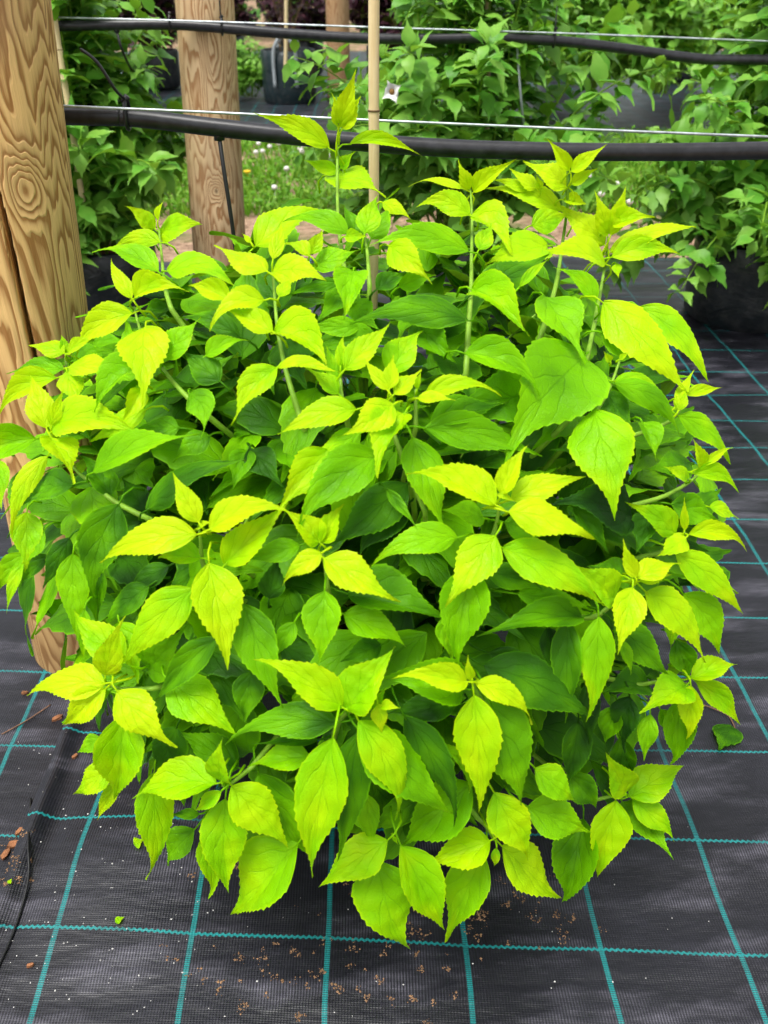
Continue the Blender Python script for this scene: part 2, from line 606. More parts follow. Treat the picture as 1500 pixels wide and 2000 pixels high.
def add_leaf(mb, B, T, n, W, bend=0.0, arch=0.06, fold=0.15, curl=0.15, rows=22, half=3, wave=0.05, seed=0.0,
             shift=None, teeth=0.075, wide=0.0, twist=0.0, hook=0.0):
    """one leaf blade from base B to tip T, upper face towards n, full width W"""
    ax = T - B
    L = ax.length
    d = ax / L
    n = (n - d * n.dot(d)).normalized()
    sd0 = d.cross(n)
    ctl = (B + T) * 0.5 + sd0 * (bend * 2) + n * (arch * L * 2)
    k0 = len(mb.v)
    nc = 2 * half + 1
    for i in range(rows + 1):
        t = i / rows
        p = B * (1 - t) ** 2 + ctl * 2 * t * (1 - t) + T * t * t
        if hook and t > 0.62:
            q = ((t - 0.62) / 0.38) ** 2
            p = p + sd0 * (hook * L * q) - n * (abs(hook) * 0.6 * L * q)
        tg = ((ctl - B) * (1 - t) + (T - ctl) * t).normalized()
        nn = (n - tg * n.dot(tg)).normalized()
        if twist:
            nn = Matrix.Rotation(twist * t, 3, tg) @ nn
        s3 = tg.cross(nn)
        w = W * 0.5 * (prof(t) + wide * math.sin(math.pi * t) * 0.2)
        for j in range(nc):
            s = -1 + 2 * j / (nc - 1)
            ww, fwd = w, 0.0
            if abs(s) > 0.999 and teeth and 0.10 < t < 0.96:
                if i % 2:
                    ww = w + W * teeth * (0.55 + 0.45 * math.sin(i * 7.1 + seed)) * min(1, 0.15 + 1.1 * prof(t))
                    fwd = L / rows * 0.55
                else:
                    ww = w - W * teeth * 0.12 * prof(t)
            up = fold * abs(s) * w - curl * s * s * w
            up += wave * W * s * s * math.sin(t * 9.0 + seed + (2.2 if s > 0 else 0))
            up += 0.018 * W * math.sin(t * 31 + abs(s) * 5 + seed) * (abs(s) * (1 - abs(s)) * 4)
            mb.v.append(p + s3 * (s * ww) + nn * up + tg * fwd)
            mb.uv.append((s * 0.5 + 0.5, t))
            if shift is not None:
                mb.at.append(shift)
    for i in range(rows):
        for j in range(nc - 1):
            a = k0 + i * nc + j
            mb.f.append((a, a + 1, a + nc + 1, a + nc))


# hero leaves, read off the photograph: base px, tip px, width px, age tone (0 old green .. 1 young lime), shell, bend
HERO = """
303 447 250 401 44 .9|308 430 320 394 15 1|311 458 388 433 44 .8|313 473 226 480 28 .85 1 12|309 531 192 485 36 .62 1 12
327 529 445 556 42 .72 1 -20|325 548 380 574 40 .3 .93|328 600 275 616 34 .2 .92
258 583 214 512 27 1|263 582 360 566 40 .95 1 -8|258 612 151 684 50 .95 1 12|283 640 288 778 74 .92 1.02
126 690 58 678 30 .9 1 6|128 690 120 656 28 .7|132 690 189 660 19 .9|125 722 18 732 34 .45 1 8|133 718 227 722 33 .95 1 -4
142 705 218 690 38 .4 .95|182 675 245 668 26 .45 .93|130 725 151 790 48 .85|110 738 2 802 38 .9 1 8
90 836 63 740 50 1|103 832 262 842 54 .85 1 -10|98 855 140 938 54 .95 1.01|70 857 -40 900 54 .65 1 10|100 832 122 765 24 1
93 890 30 1040 38 .9 1 16|143 946 38 992 48 .22 1 10|56 910 26 1040 48 .25 .98|-2 900 3 990 30 .7|52 1000 55 1110 58 .72
86 1035 44 1110 38 .55 .98|45 1080 0 1152 38 .65 .98|44 1100 15 1192 24 .7|96 1085 42 1140 30 .25 .95
182 922 368 863 50 .5 1 -18|232 985 180 1156 82 .25 1.01 14|218 968 165 890 48 .28 .95|213 962 215 905 46 .3 .95
288 995 462 913 54 .2 1 -22|285 1000 240 938 58 .1 .93|278 1015 215 1050 38 .1 .92|300 990 350 950 56 .12 .92
279 714 194 800 58 .55 1 10|277 762 240 822 38 .85|284 800 180 866 38 .75 .98|369 770 395 848 58 .4 1 -18
430 745 360 690 58 .22 .97|320 700 388 627 56 .6|468 658 352 628 34 .25 .99 14|402 695 480 664 38 .6 .99 -5
350 836 265 840 48 .3 .95|410 850 340 896 54 .35 .96|482 880 457 953 58 .35 .93|490 876 546 950 58 .12 .93
388 1020 340 929 45 1 1.02|384 1044 210 1096 64 1 1.02 14|410 1034 554 990 54 1 1.02 -14|386 1032 418 1020 12 1 1.02
440 1102 556 990 62 .82|408 1100 443 1293 94 .88 1.03|392 1090 315 1085 48 .7 .99|378 1150 250 1303 82 .72 1.01 14
142 1082 147 1238 68 .55|136 1050 85 1146 44 .12 .99|165 1190 162 1289 28 .55|200 1118 190 1212 54 .28 .95
290 1145 205 1216 44 .25 .95|330 1105 250 1160 38 .12 .93
205 1320 233 1212 40 .95 1.01|205 1335 63 1346 60 1 1.01 8|206 1345 130 1418 48 .95 1.01|228 1350 330 1459 82 1 1.02
242 1292 143 1203 66 .78 .99|232 1215 270 1325 58 .66 .97|215 1350 168 1388 38 .62 .98|242 1395 232 1554 82 .7
216 1500 150 1554 42 .82|232 1525 193 1597 25 .88|196 1440 155 1470 34 .55 .96|345 1420 312 1522 58 .2 .96
330 1330 453 1429 88 .65|425 1246 312 1374 52 .25 1.01 10|290 1310 360 1236 72 .42 .95|475 1180 543 1371 82 .38 1
490 1310 478 1406 74 .25 .95|466 1500 350 1425 76 .32 .95
433 1525 432 1447 33 .68 1.02|423 1531 270 1556 68 .72 1.02 12|432 1545 385 1584 25 .68 1.02|452 1535 562 1643 82 .8 1.02
440 1560 437 1734 74 .68 1.01|405 1620 421 1745 48 .62|300 1510 306 1707 70 .7|380 1620 325 1681 52 .4 .97|390 1590 335 1592 20 .3
582 1648 463 1789 96 .68 1.01|505 1510 590 1662 78 .35 .96|606 1478 492 1492 56 .55 .97
668 1382 512 1284 72 .82 1.02 8|676 1385 767 1276 82 .68 1.02|738 1377 747 1428 28 .95 1.03|745 1378 779 1384 20 .9 1.03
728 1382 752 1346 34 .65 1.02|660 1412 452 1431 70 .32 1.02 14|622 1445 500 1456 25 .18 .97|651 1440 602 1696 96 .7 1.075
700 1432 668 1669 74 .25 1.01|700 1408 784 1581 72 .7 1.04 -12|705 1430 870 1591 102 .42 1.02|790 1400 896 1598 66 .15 1 -14
715 1550 725 1652 38 .5 .98|757 1642 632 1729 74 .72 1.02|735 1680 781 1852 104 .6 1.01|783 1652 859 1811 68 .68 1.02
768 1634 776 1648 12 .7
957 1643 838 1683 74 .8 1.02|945 1666 873 1826 74 .66 1.01|980 1653 1086 1761 70 .82 1.02|965 1548 1035 1669 74 .74 1.02
970 1656 967 1691 15 .75 1.02|1030 1575 1146 1626 74 .62|1045 1500 1116 1567 64 .62|1140 1600 1112 1758 78 .35 .99
1222 1549 1185 1477 38 .7|1230 1556 1329 1500 72 .7|1236 1561 1317 1631 48 .7|1203 1563 1163 1704 64 .75|1216 1566 1307 1671 68 .45 .98
1110 1510 1165 1572 54 .28 .95|1208 1556 1150 1480 58 .18 .93
912 1332 778 1313 48 1 1.02|930 1335 1038 1400 48 1 1.02 -12|922 1326 912 1284 15 .95 1.02|926 1358 942 1573 86 .8 1.03
955 1362 1022 1557 102 .36 1.01|906 1346 751 1318 84 .36 .99|890 1375 760 1391 58 .12 .95|926 1530 865 1450 48 .55 .97
920 1530 792 1649 96 .4 .97|945 1300 1148 1409 84 .15 1 -10|955 1275 1070 1316 44 .12 .97
1242 1128 1215 1062 25 1 1.02|1246 1130 1323 1103 46 1 1.02 -5|1250 1135 1309 1124 22 1 1.02|1236 1148 1207 1269 64 1 1.03
1262 1156 1367 1288 66 .82 1.01 -22|1200 1170 1125 1110 48 .66|1170 1205 1158 1399 66 .62 1.03|1138 1205 950 1244 50 .3 1 8
1110 1210 1111 1399 56 .25 1.01|1070 1225 1085 1326 48 .12 .98|1200 1215 1298 1319 58 .3 .98|1215 1250 1233 1313 20 .5 1
1240 1130 1155 1105 66 .25 .96|1320 1080 1441 1198 52 .78 1 -10|1350 1110 1436 1151 38 .62 .97|1335 1160 1395 1276 58 .62 .99 -14
1320 1250 1346 1321 66 .25 .98|1310 1195 1310 1262 48 .55 .96
1350 1325 1432 1297 40 .82|1342 1338 1256 1389 60 .68|1350 1338 1350 1441 42 .95 1.01|1358 1330 1435 1418 38 .72 1 -14
1325 1365 1322 1489 56 .4 .99|1270 1395 1258 1479 34 .52|1290 1385 1305 1426 56 .5 .97|1266 1335 1180 1351 52 .18 .98
1230 1360 1215 1461 56 .06 .99|1205 1380 1180 1446 52 .32 .96|1150 1330 1148 1452 38 .06 .95|1130 1410 1110 1531 54 .14 .95
1210 1440 1235 1511 54 .22 .94
966 985 812 918 64 1 1.03 6|980 966 1023 873 42 1 1.04|998 976 1137 937 56 .95 1.02 -8|993 1000 1150 1059 66 1 1.04 -12
970 966 1005 980 14 1 1.04|968 1046 876 1175 84 .82 1.04|982 1070 1168 1184 80 .7 1.02 -10|985 1020 1068 1049 48 .42 .98
920 1110 885 1292 98 .45 1.01|870 1200 880 1286 58 .55 .98|950 1115 1060 1146 48 .3 .97|1010 1160 1150 1181 44 .4 .98
893 1050 733 1093 60 .62 1 12|805 855 858 1031 82 .55 .99|945 1012 862 1000 58 .55 .97
1235 1010 1087 972 72 0 .97|1120 990 1185 1076 44 .22 .95|1268 1005 1246 1076 58 .18 .97
1160 800 1206 998 118 .68 1.01|1142 696 985 866 118 .45 .99|1050 770 880 802 84 .3 .96|830 836 1042 894 72 .38 1 -16
1187 460 1164 377 33 1|1193 460 1223 369 33 1|1181 478 1096 408 56 1|1193 492 1346 447 44 1 1.01 -12|1195 502 1320 496 44 .82 1 -12
1200 440 1273 425 42 .95 .98|1182 515 1066 501 46 .88 1 10|1203 515 1208 541 28 .8|1162 590 1085 530 38 .62 1 14
1178 590 1332 757 88 .92 1.01|1250 600 1373 736 58 .75 .97 -12|1065 580 1132 698 86 .5|1175 650 1260 700 58 .5 .98
1112 332 1073 274 27 1|1115 335 1181 287 27 1|1110 365 1027 321 44 1|1116 360 1163 330 21 .9|1098 412 953 372 38 .92 1 8
1048 368 998 333 28 1|1055 370 1048 344 18 1|1100 390 1146 400 28 .95|1038 440 1110 420 48 .75 .98|1035 370 965 350 24 .95
918 370 894 319 25 1|925 375 1003 316 30 1|908 370 807 356 16 1 1 9|917 420 820 400 44 .82 1 13|922 420 990 491 58 .82 1 -10
935 488 962 440 38 .75 .99|915 490 725 481 56 .55 1 18|760 480 840 543 48 .88|1068 480 958 516 56 .82 .99
915 625 697 633 56 .25 1 24|922 566 1014 654 64 .66 1.01 -14|930 570 1066 505 58 .25 .98|1015 560 1070 508 18 .75
908 690 1049 758 58 .5 1.01 -12|810 630 884 706 66 .3 .96
662 250 694 142 38 1 1|668 251 703 193 40 1 1.01|660 246 652 185 26 1|642 288 505 233 42 .92 1 10|683 281 814 305 24 .92 1 -10
660 332 596 310 26 .72 .98 -6|665 328 692 298 28 .72 .98|642 343 748 379 56 .8 1.01|712 456 735 385 46 .68|680 456 562 432 38 .52 1 13
500 480 630 408 66 .8 .96|674 462 716 462 28 .75 1.01|725 466 765 405 52 .5 .97|748 395 803 424 22 .95|705 470 668 405 28 .3 .98
690 530 678 616 56 .6|666 550 560 575 26 .28|610 520 696 490 76 .6 .94|735 566 791 535 44 .22|780 560 845 535 44 .5 .96
690 560 625 626 58 .4 .95|690 588 732 642 58 .4 .95|702 640 600 642 38 .5 .98|742 660 620 681 58 .34 .96
522 530 423 482 48 1|533 506 552 435 25 1|490 474 474 456 10 1|533 533 629 548 48 1 1 -12|545 580 570 545 38 .85
516 586 413 633 46 .95 1.01 14|450 586 375 555 34 .92|533 648 440 600 44 .88|535 650 633 711 60 .86 1 -18|545 718 650 729 24 .95 1 -6
541 718 467 826 58 .8 1.02 16|605 500 555 475 30 .88 .97|606 496 631 452 27 .88 .97
665 716 668 657 22 .8|673 722 761 638 54 .8|660 742 638 680 34 .62 .98|662 770 600 720 34 .74 .99|760 730 815 648 58 .68 .97
757 762 712 705 25 1 1.02|760 760 768 697 36 1 1.02|770 770 822 727 46 .95 1.02|768 790 682 851 58 .95 1.03|695 800 557 853 58 .82 1.01 14
790 808 730 918 94 .8 1.03|705 845 608 894 48 .62 .98|738 890 578 1023 92 .45 1.02 12|640 880 545 986 76 .82 .99
795 945 648 1071 92 .2 .97|790 990 700 1076 76 .06 .93|755 955 813 1026 22 .35 1
815 760 823 726 13 .8|815 778 884 785 25 1 1.01 -6|830 775 968 765 40 .88 1 -12|840 830 990 790 58 .3 .97
628 1080 553 1132 44 1 1.03|632 1090 766 1177 70 .95 1.03|625 1060 560 1000 52 .82 1|628 1060 665 988 48 .82 1|585 1065 480 1096 48 .45 .97
634 1155 630 1291 92 .55 1.02|672 1200 788 1250 64 .55|680 1160 863 1213 90 .26 .97|525 1170 540 1090 62 .12 .96
575 1215 540 1281 38 .42 .95|745 1260 670 1291 48 .2 .95
1192 706 1180 688 24 .9|1210 702 1226 690 18 .9|1200 750 1318 846 42 .4 1 -22|1200 745 1300 781 28 .7 .99 -14
1180 765 1232 841 58 .26 .96|1255 825 1278 896 48 .5|1322 790 1353 727 20 .95|1338 772 1406 758 20 .95|1325 802 1340 758 36 .85
1325 812 1417 909 40 .62 1 -18|1350 905 1268 921 70 .3 .97|1370 910 1355 861 20 .95|1372 910 1426 871 15 .95
1355 925 1438 963 30 .74 1 -14|1345 935 1300 915 20 .75|1310 985 1396 1016 56 .4 .98|1385 990 1438 1012 26 .75
1337 1036 1337 975 15 1|1345 1044 1453 1063 32 .95 1 -10|1340 1050 1290 1086 38 .92 1.01|1320 1045 1228 993 38 .68 1 12
"""
shrub = empty('golden_shrub', (0, 1.2, 0.25))
tag(shrub, 'large bushy shrub with bright lime yellow leaves on black ground cover', 'shrub')
heroes = []
for chunk in HERO.replace('\n', '|').split('|'):
    q = [float(x) for x in chunk.split()]
    if len(q) < 6:
        continue
    bx, by, tx, ty, w, tone = q[:6]
    e = q[6] if len(q) > 6 else 1.0
    bend = q[7] if len(q) > 7 else 0.0
    heroes.append((bx, by, tx, ty, w, tone, e, bend))

rng = random.Random(11)
shell_pts = []
for i, (bx, by, tx, ty, w, tone, e, bend) in enumerate(heroes):
    ee = e + (tone - 0.6) * 0.035 + rng.uniform(-0.008, 0.008)
    B = on_shrub(bx, by, ee)
    T = on_shrub(tx, ty, ee + rng.uniform(0.0, 0.03))
    # a leaf lies across the line of sight rather than along it
    zb, zt = (B - EYE).dot(FW), (T - EYE).dot(FW)
    lp = math.hypot(tx - bx, ty - by) * zb / FPX
    zt2 = max(zb - 0.55 * lp, min(zb + 0.25 * lp, zt))
    T = EYE + (T - EYE) * (zt2 / zt)
    T = T + (T - B) * 0.08
    if T.z < 0.018:
        T = EYE + (T - EYE) * ((0.018 - CAM_H) / (T.z - CAM_H))
    shell_pts.append((B, e))
    d = (T - B).normalized()
    view = (EYE - B).normalized()
    n = (view * 0.8 + ZUP * 0.55 + Vector((rng.uniform(-.35, .35), rng.uniform(-.3, .3), 0))).normalized()
    n = (n - d * n.dot(d)).normalized()
    zc = (B - EYE).dot(FW)
    W = w * 1.0 * zc / FPX / max(0.62, n.dot(view))
    W = min(W, 0.56 * (T - B).length)
    side = d.cross(n)
    # px bend: + is to the right-hand perpendicular (-dy, dx) of the pixel direction
    dp = Vector((tx - bx, ty - by)).normalized()
    perp3 = RT * (-dp.y) - UPV * dp.x
    bnd = bend * zc / FPX * (1 if perp3.dot(side) > 0 else -1)
    mb = MB()
    L = (T - B).length
    big = L > 0.05
    add_leaf(mb, B, T, n, W, bend=bnd, arch=rng.uniform(0.02, 0.10), fold=rng.uniform(0.7, 1.15) if rng.random() < 0.28 else rng.uniform(0.05, 0.6),
             curl=rng.uniform(0.0, 0.40), rows=32 if big else 16, half=3, wave=rng.uniform(0.02, 0.07),
             seed=rng.uniform(0, 6), teeth=0.026 if tone < 0.8 else 0.042, wide=rng.uniform(-.3, .3),
             twist=rng.uniform(-0.5, 0.5), hook=rng.uniform(-0.09, 0.09))
    # petiole runs back and into the bush
    inn = (SC + Vector((0, 0.05, -0.1)) - B).normalized()
    pet = min(0.03, 0.25 * L)
    back = B - d * pet * 0.8 + inn * pet * 0.5
    k = len(mb.v)
    mb.tube([B + d * L * 0.03, B - d * pet * 0.4 + inn * pet * 0.1, back, back + inn * pet * 0.6], [0.0009, 0.0012, 0.0014, 0.0014], 5)
    mb.uv[k:] = [(0.3, 0.3)] * (len(mb.v) - k)
    o = mb.build('leaf', M['leaf'], shrub, True, True)
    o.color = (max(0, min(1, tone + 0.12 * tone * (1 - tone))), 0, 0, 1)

# stems seen in the photograph, tip to base, then down into the pot
STEMS = """
310 445 316 500 322 560 335 605|262 600 280 660 325 730 370 780 390 800|128 690 132 730 150 780|95 845 145 915 182 945 222 978 286 1012
388 1025 392 1060 396 1100 420 1160|207 1338 240 1345 300 1345|433 1535 452 1530 490 1500|740 1376 705 1384 676 1394 662 1412 652 1440
964 1641 950 1615 935 1600|1220 1553 1195 1555 1165 1562|924 1332 930 1350 950 1380|1243 1136 1230 1155 1195 1180 1165 1203 1130 1206
1345 1336 1300 1330 1250 1338|975 985 972 1010 965 1040 945 1090|1187 462 1185 500 1178 540 1165 610 1146 700 1110 820
1108 330 1108 400 1098 480 1085 560 1055 660|919 370 922 430 921 500 920 570 915 640 910 730|661 240 659 300 660 420 672 520 690 600
532 520 535 560 542 640 555 710 575 780 592 830|665 715 666 760 672 800|765 770 760 800 770 850 800 930|812 760 812 800 812 835
630 1080 636 1110 640 1150|1335 785 1310 822 1225 855|1370 912 1355 935 1300 968 1225 990|1338 1040 1330 1060 1290 1080
800 930 812 960 830 1000|712 456 718 500 722 560|1210 705 1190 760 1160 810|490 1000 470 1040 440 1080
"""
rs = random.Random(5)
POT = Vector((0.0, 1.22, 0.24))
for chunk in STEMS.replace('\n', '|').split('|'):
    q = [float(x) for x in chunk.split()]
    if len(q) < 4:
        continue
    pts = [on_shrub(q[i], q[i + 1], 0.985 - 0.012 * (i / 2)) for i in range(0, len(q), 2)]
    foot = POT + Vector((rs.uniform(-.09, .09), rs.uniform(-.09, .09), 0))
    last = pts[-1]
    dirv = (pts[-1] - pts[-2]).normalized()
    mid = last + dirv * 0.10
    mid = mid.lerp(foot, 0.35)
    path = catmull(pts, 4) + bez(last, mid, foot, 8)[1:]
    n = len(path)
    rad = [0.0013 + 0.0022 * min(1, i / n * 1.6) for i in range(n)]
    MB().tube(path, rad, 7).build('stem', M['stem'], shrub)

# inner branches and the mass of older leaves inside
rf = random.Random(23)
fill = MB()
inner_stems = []
for k in range(46):
    a = rf.uniform(0, 2 * math.pi)
    el = math.asin(rf.uniform(-0.35, 0.95))
    e = rf.uniform(0.62, 0.90)
    tip = SC + Vector((SR.x * math.cos(a) * math.cos(el), SR.y * math.sin(a) * math.cos(el), SR.z * math.sin(el))) * e
    if tip.z < 0.06:
        continue
    foot = POT + Vector((rf.uniform(-.09, .09), rf.uniform(-.09, .09), 0))
    mid = foot.lerp(tip, 0.5) + Vector((0, 0, 0.10))
    path = bez(foot, mid, tip, 12)
    MB().tube(path, [0.0038 - 0.0024 * i / 12 for i in range(13)], 6).build('stem', M['stem'], shrub)
    for i in range(4, 13):
        inner_stems.append((path[i], (path[i] - path[i - 1]).normalized()))


def fill_leaf(p, axis, L, tone, rows=10):
    n = (ZUP * 0.8 + (p - SC).normalized() * 0.6 + Vector((rf.uniform(-.3, .3), rf.uniform(-.3, .3), 0))).normalized()
    T = p + axis * L
    if T.z < 0.03:
        T.z = 0.03
    q = T - SC
    if math.sqrt((q.x / SR.x) ** 2 + (q.y / SR.y) ** 2 + (q.z / SR.z) ** 2) > (0.955 if p.y < SC.y + 0.1 else 1.02):
        return
    add_leaf(fill, p, T, n, L * rf.uniform(0.40, 0.50), arch=rf.uniform(.02, .14), fold=rf.uniform(0, .4), curl=rf.uniform(0, .3),
             rows=rows, half=2, seed=rf.uniform(0, 6), shift=tone, teeth=0.025, bend=rf.uniform(-.06, .06) * L,
             twist=rf.uniform(-.4, .4))


for p, tg in inner_stems:
    for s in (0, 1):
        out = (p - (SC + Vector((0, 0.05, -0.35)))).normalized()
        ang = rf.uniform(0, 2 * math.pi)
        ax = (out * 0.7 + Vector((math.cos(ang), math.sin(ang), 0)) * 0.8 + Vector((0, 0, rf.uniform(-.7, .25)))).normalized()
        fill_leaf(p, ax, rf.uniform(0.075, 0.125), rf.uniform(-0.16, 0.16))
# leaves over the back and sides of the bush
for k in range(1000):
    a = rf.uniform(0, 2 * math.pi)
    el = math.asin(rf.uniform(-0.5, 0.92))
    u = Vector((math.cos(a) * math.cos(el), math.sin(a) * math.cos(el), math.sin(el)))
    front = u.dot((EYE - SC).normalized())
    e = rf.uniform(0.58, 0.86) if front > 0.1 else rf.uniform(0.78, 0.98)
    p = SC + Vector((SR.x * u.x, SR.y * u.y, SR.z * u.z)) * e
    if p.z < 0.10:
        continue
    ax = (u * 0.55 + Vector((rf.uniform(-1, 1), rf.uniform(-1, 1), rf.uniform(-.9, .1))) * 0.8).normalized()
    fill_leaf(p, ax, rf.uniform(0.09, 0.145), rf.uniform(-0.12, 0.24))
for k in range(620):
    a = rf.uniform(0, 2 * math.pi)
    el = math.asin(rf.uniform(0.05, 0.95))
    u = Vector((math.cos(a) * math.cos(el), math.sin(a) * math.cos(el), math.sin(el)))
    if u.dot((EYE - SC).normalized()) < -0.35:
        continue
    p = SC + Vector((SR.x * u.x, SR.y * u.y, SR.z * u.z)) * rf.uniform(0.78, 0.90)
    ax = (u * 0.5 + Vector((rf.uniform(-1, 1), rf.uniform(-1, 1), rf.uniform(-.8, .1))) * 0.8).normalized()
    fill_leaf(p, ax, rf.uniform(0.09, 0.145), rf.uniform(-0.08, 0.38), 12)
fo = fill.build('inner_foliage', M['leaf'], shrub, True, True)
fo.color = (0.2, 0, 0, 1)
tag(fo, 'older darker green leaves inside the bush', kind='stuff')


# ------------------------------------------------------------------ pots
def bag_pot(name, c, r, h, mat, label, handles=False, group=None, n=40):
    root = empty(name, c)
    tag(root, label, 'plant pot', group)
    c = Vector(c)
    MB().lathe([(r * .90, 0.0), (r * .97, 0.02), (r * 1.0, h * .3), (r * 1.0, h * .7), (r * 1.0, h), (r * .97, h + .006),
                (r * .95, h), (r * .95, h - .05)], c, n, 0.035, c.x * 3).build('bag', mat, root)
    MB().lathe([(0.001, h - .030), (r * .5, h - .028), (r * .97, h - .04)], c, n, 0.02).build('soil', M['soil'], root)
    return root


bag_pot('plant_pot', (0, 1.22, 0.001), 0.17, 0.26, M['bag'], 'black plastic pot hidden beneath the lime yellow shrub')

# ------------------------------------------------------------------ wooden posts
def post(name, foot, top, r, mat, label, crack=None, n=96, rings=130, seed=0):
    foot, top = Vector(foot), Vector(top)
    root_v = []
    ax = (top - foot)
    d = ax.normalized()
    e1 = Vector((1, 0, 0)); e1 = (e1 - d * e1.dot(d)).normalized()
    e2 = d.cross(e1)                               # roughly +y
    f = []
    for i in range(rings + 1):
        t = i / rings
        for j in range(n):
            a = 2 * math.pi * j / n
            u = Vector((math.cos(a), math.sin(a)))
            rr = r * (1 + 0.03 * mnoise.noise(Vector((u.x * 1.5 + seed, u.y * 1.5, t * 2.2))) +
                      0.006 * mnoise.noise(Vector((u.x * 7, u.y * 7 + seed, t * 10))) - 0.05 * t)
            if crack:
                a0, a1, t0, t1, wd, dp = crack
                if t0 < t < t1:
                    ac = a0 + (a1 - a0) * (t - t0) / (t1 - t0) + 0.03 * math.sin(t * 23)
                    k = abs((a - ac + math.pi) % (2 * math.pi) - math.pi)
                    fade = min(1, (t - t0) * 12, (t1 - t) * 12)
                    if k < wd:
                        rr -= dp * fade * (1 - k / wd)
            root_v.append(e1 * (u.x * rr) + e2 * (u.y * rr) + ax * t)
    for i in range(rings):
        for j in range(n):
            a, b = i * n + j, i * n + (j + 1) % n
            f.append((a, b, b + n, a + n))
    f.append(tuple(reversed(range(n))))
    f.append(tuple(rings * n + j for j in range(n)))
    o = mesh_obj(name, root_v, f, mat)
    o.location = foot
    tag(o, label, 'post', 'wooden support posts')
    return o


LP_Y = 1.36
lf = on_ground(150, 1262)
lf = Vector((lf.x, LP_Y, -0.03))
lt = at_y(-40, 0, LP_Y)
kpt = at_y(58, 372, LP_Y - 0.083)
ltop = lf + (lt - lf) * 1.25
M['wood_left'] = wood_material('pine_left', tuple(kpt - lf), 1.0)
post('wooden_post', lf, ltop, 0.095, M['wood_left'], 'thick peeled timber post with a knot and a long crack beside the lime shrub',
     crack=(math.radians(317), math.radians(264), 0.14, 0.83, 0.050, 0.075), n=260)
mf = at_y(438, 640, 3.2); mf.z = -0.03
mt = at_y(399, 0, 3.2)
M['wood_mid'] = wood_material('pine_mid', (0.04, -0.09, 0.55), 2.3, (0.70, 0.50, 0.28), (0.34, 0.16, 0.06))
post('wooden_post', mf, mf + (mt - mf) * 1.35, 0.098, M['wood_mid'], 'pale timber post carrying the second pipe behind the lime shrub', seed=4)
bf = on_ground(662, 196); bf.z = -0.03
M['wood_far'] = wood_material('pine_far', (0.3, 0.3, 0.3), 4.1, (0.46, 0.29, 0.15), (0.28, 0.14, 0.06))
post('wooden_post', bf, bf + Vector((0.02, 0, 1.7)), 0.115, M['wood_far'], 'far brown timber post beside the grow bag with grey handles', n=32, rings=20, seed=9)

# ------------------------------------------------------------------ pipes, wires, ties, tubes
def run(name, px, y, r, mat, label, cat, group, n=14, extend=0.8):
    pts = [at_y(a, b, y) for a, b in px]
    pts = [pts[0] + (pts[0] - pts[1]).normalized() * extend] + pts + [pts[-1] + (pts[-1] - pts[-2]).normalized() * extend]
    o = MB().tube(catmull(pts, 10), r, n).build(name, mat)
    return tag(o, label, cat, group)


PY, WY = 1.468, 1.462
run('irrigation_pipe', [(120, 226), (250, 229), (430, 250), (650, 273), (870, 289), (1100, 296), (1300, 297), (1500, 294)], PY, 0.0140,
    M['pipe'], 'thick black water pipe hanging from the wire just behind the lime shrub', 'pipe', 'black irrigation pipes')
run('support_wire', [(120, 207), (400, 219), (730, 235), (1100, 251), (1500, 267)], WY - 0.016, 0.0021, M['wire'],
    'straight silver wire above the water pipe just behind the lime shrub', 'wire', 'taut support wires', 8)
P2 = 3.2 - 0.098 - 0.017
run('irrigation_pipe', [(85, 51), (300, 48), (400, 52), (550, 65), (715, 75), (860, 76), (967, 74), (1100, 81), (1233, 97), (1367, 115), (1490, 117)],
    P2, 0.0155, M['pipe'], 'far black water pipe fixed to the pale timber post', 'pipe', 'black irrigation pipes')
run('support_wire', [(80, 33), (400, 42), (720, 53), (1100, 65), (1490, 80)], P2 - 0.02, 0.0026, M['wire'],
    'far silver wire stretched above the far water pipe', 'wire', 'taut support wires', 8)


def cable_tie(c, r, up, tail, label):
    root = empty('cable_tie', c)
    tag(root, label, 'cable tie', 'black cable ties')
    loop = []
    for i in range(21):
        a = 2 * math.pi * i / 20
        loop.append(Vector(c) + Vector((0.001 * math.sin(a), math.cos(a) * r, math.sin(a) * r + up * (math.sin(a) > 0) * math.sin(a))))
    MB().tube(loop, 0.0032, 6).build('loop', M['tie'], root)
    hd = loop[5] + Vector((0, -0.004, 0))
    MB().tube([hd + Vector((-.004, 0, -.004)), hd + Vector((.004, 0, .005))], 0.0055, 6).build('head', M['tie'], root)
    if tail:
        MB().tube(catmull([hd] + tail, 6), [0.0024] * (6 * len(tail)) + [0.0012], 6).build('tail', M['tie'], root)


cable_tie(at_y(250, 230, PY), 0.0165, 0.010, [at_y(225, 175, PY - .03), at_y(190, 122, PY - .04), at_y(156, 95, PY - .04)],
          'black cable tie with a long tail round the pipe beside the cracked post')
cable_tie(at_y(333, 49, P2), 0.018, 0.012, None, 'black cable tie on the far pipe, left edge of the pale post')
cable_tie(at_y(434, 56, P2), 0.018, 0.014, [at_y(430, 20, P2 - .01), at_y(428, -20, P2 - .01)], 'black cable tie with upright tail on the front of the pale post')
cable_tie(at_y(1082, 80, P2), 0.018, 0.016, [at_y(1085, 50, P2 - .02), at_y(1088, 10, P2)], 'black cable tie with upright tail among the green leaves')


def drip_tube(px, ys, r, label, mat='tie'):
    root = empty('drip_tube', at_y(px[0][0], px[0][1], ys[0]))
    tag(root, label, 'drip tube', 'drip tubes below the pipes')
    pts = [at_y(a, b, y) for (a, b), y in zip(px, ys)]
    MB().tube(catmull(pts, 8), r, 8).build('tube', M[mat], root)
    MB().tube([pts[0] + Vector((0, 0, 0.008)), pts[0] - Vector((0, 0, .006))], 0.0085, 10).build('emitter', M['tie'], root)


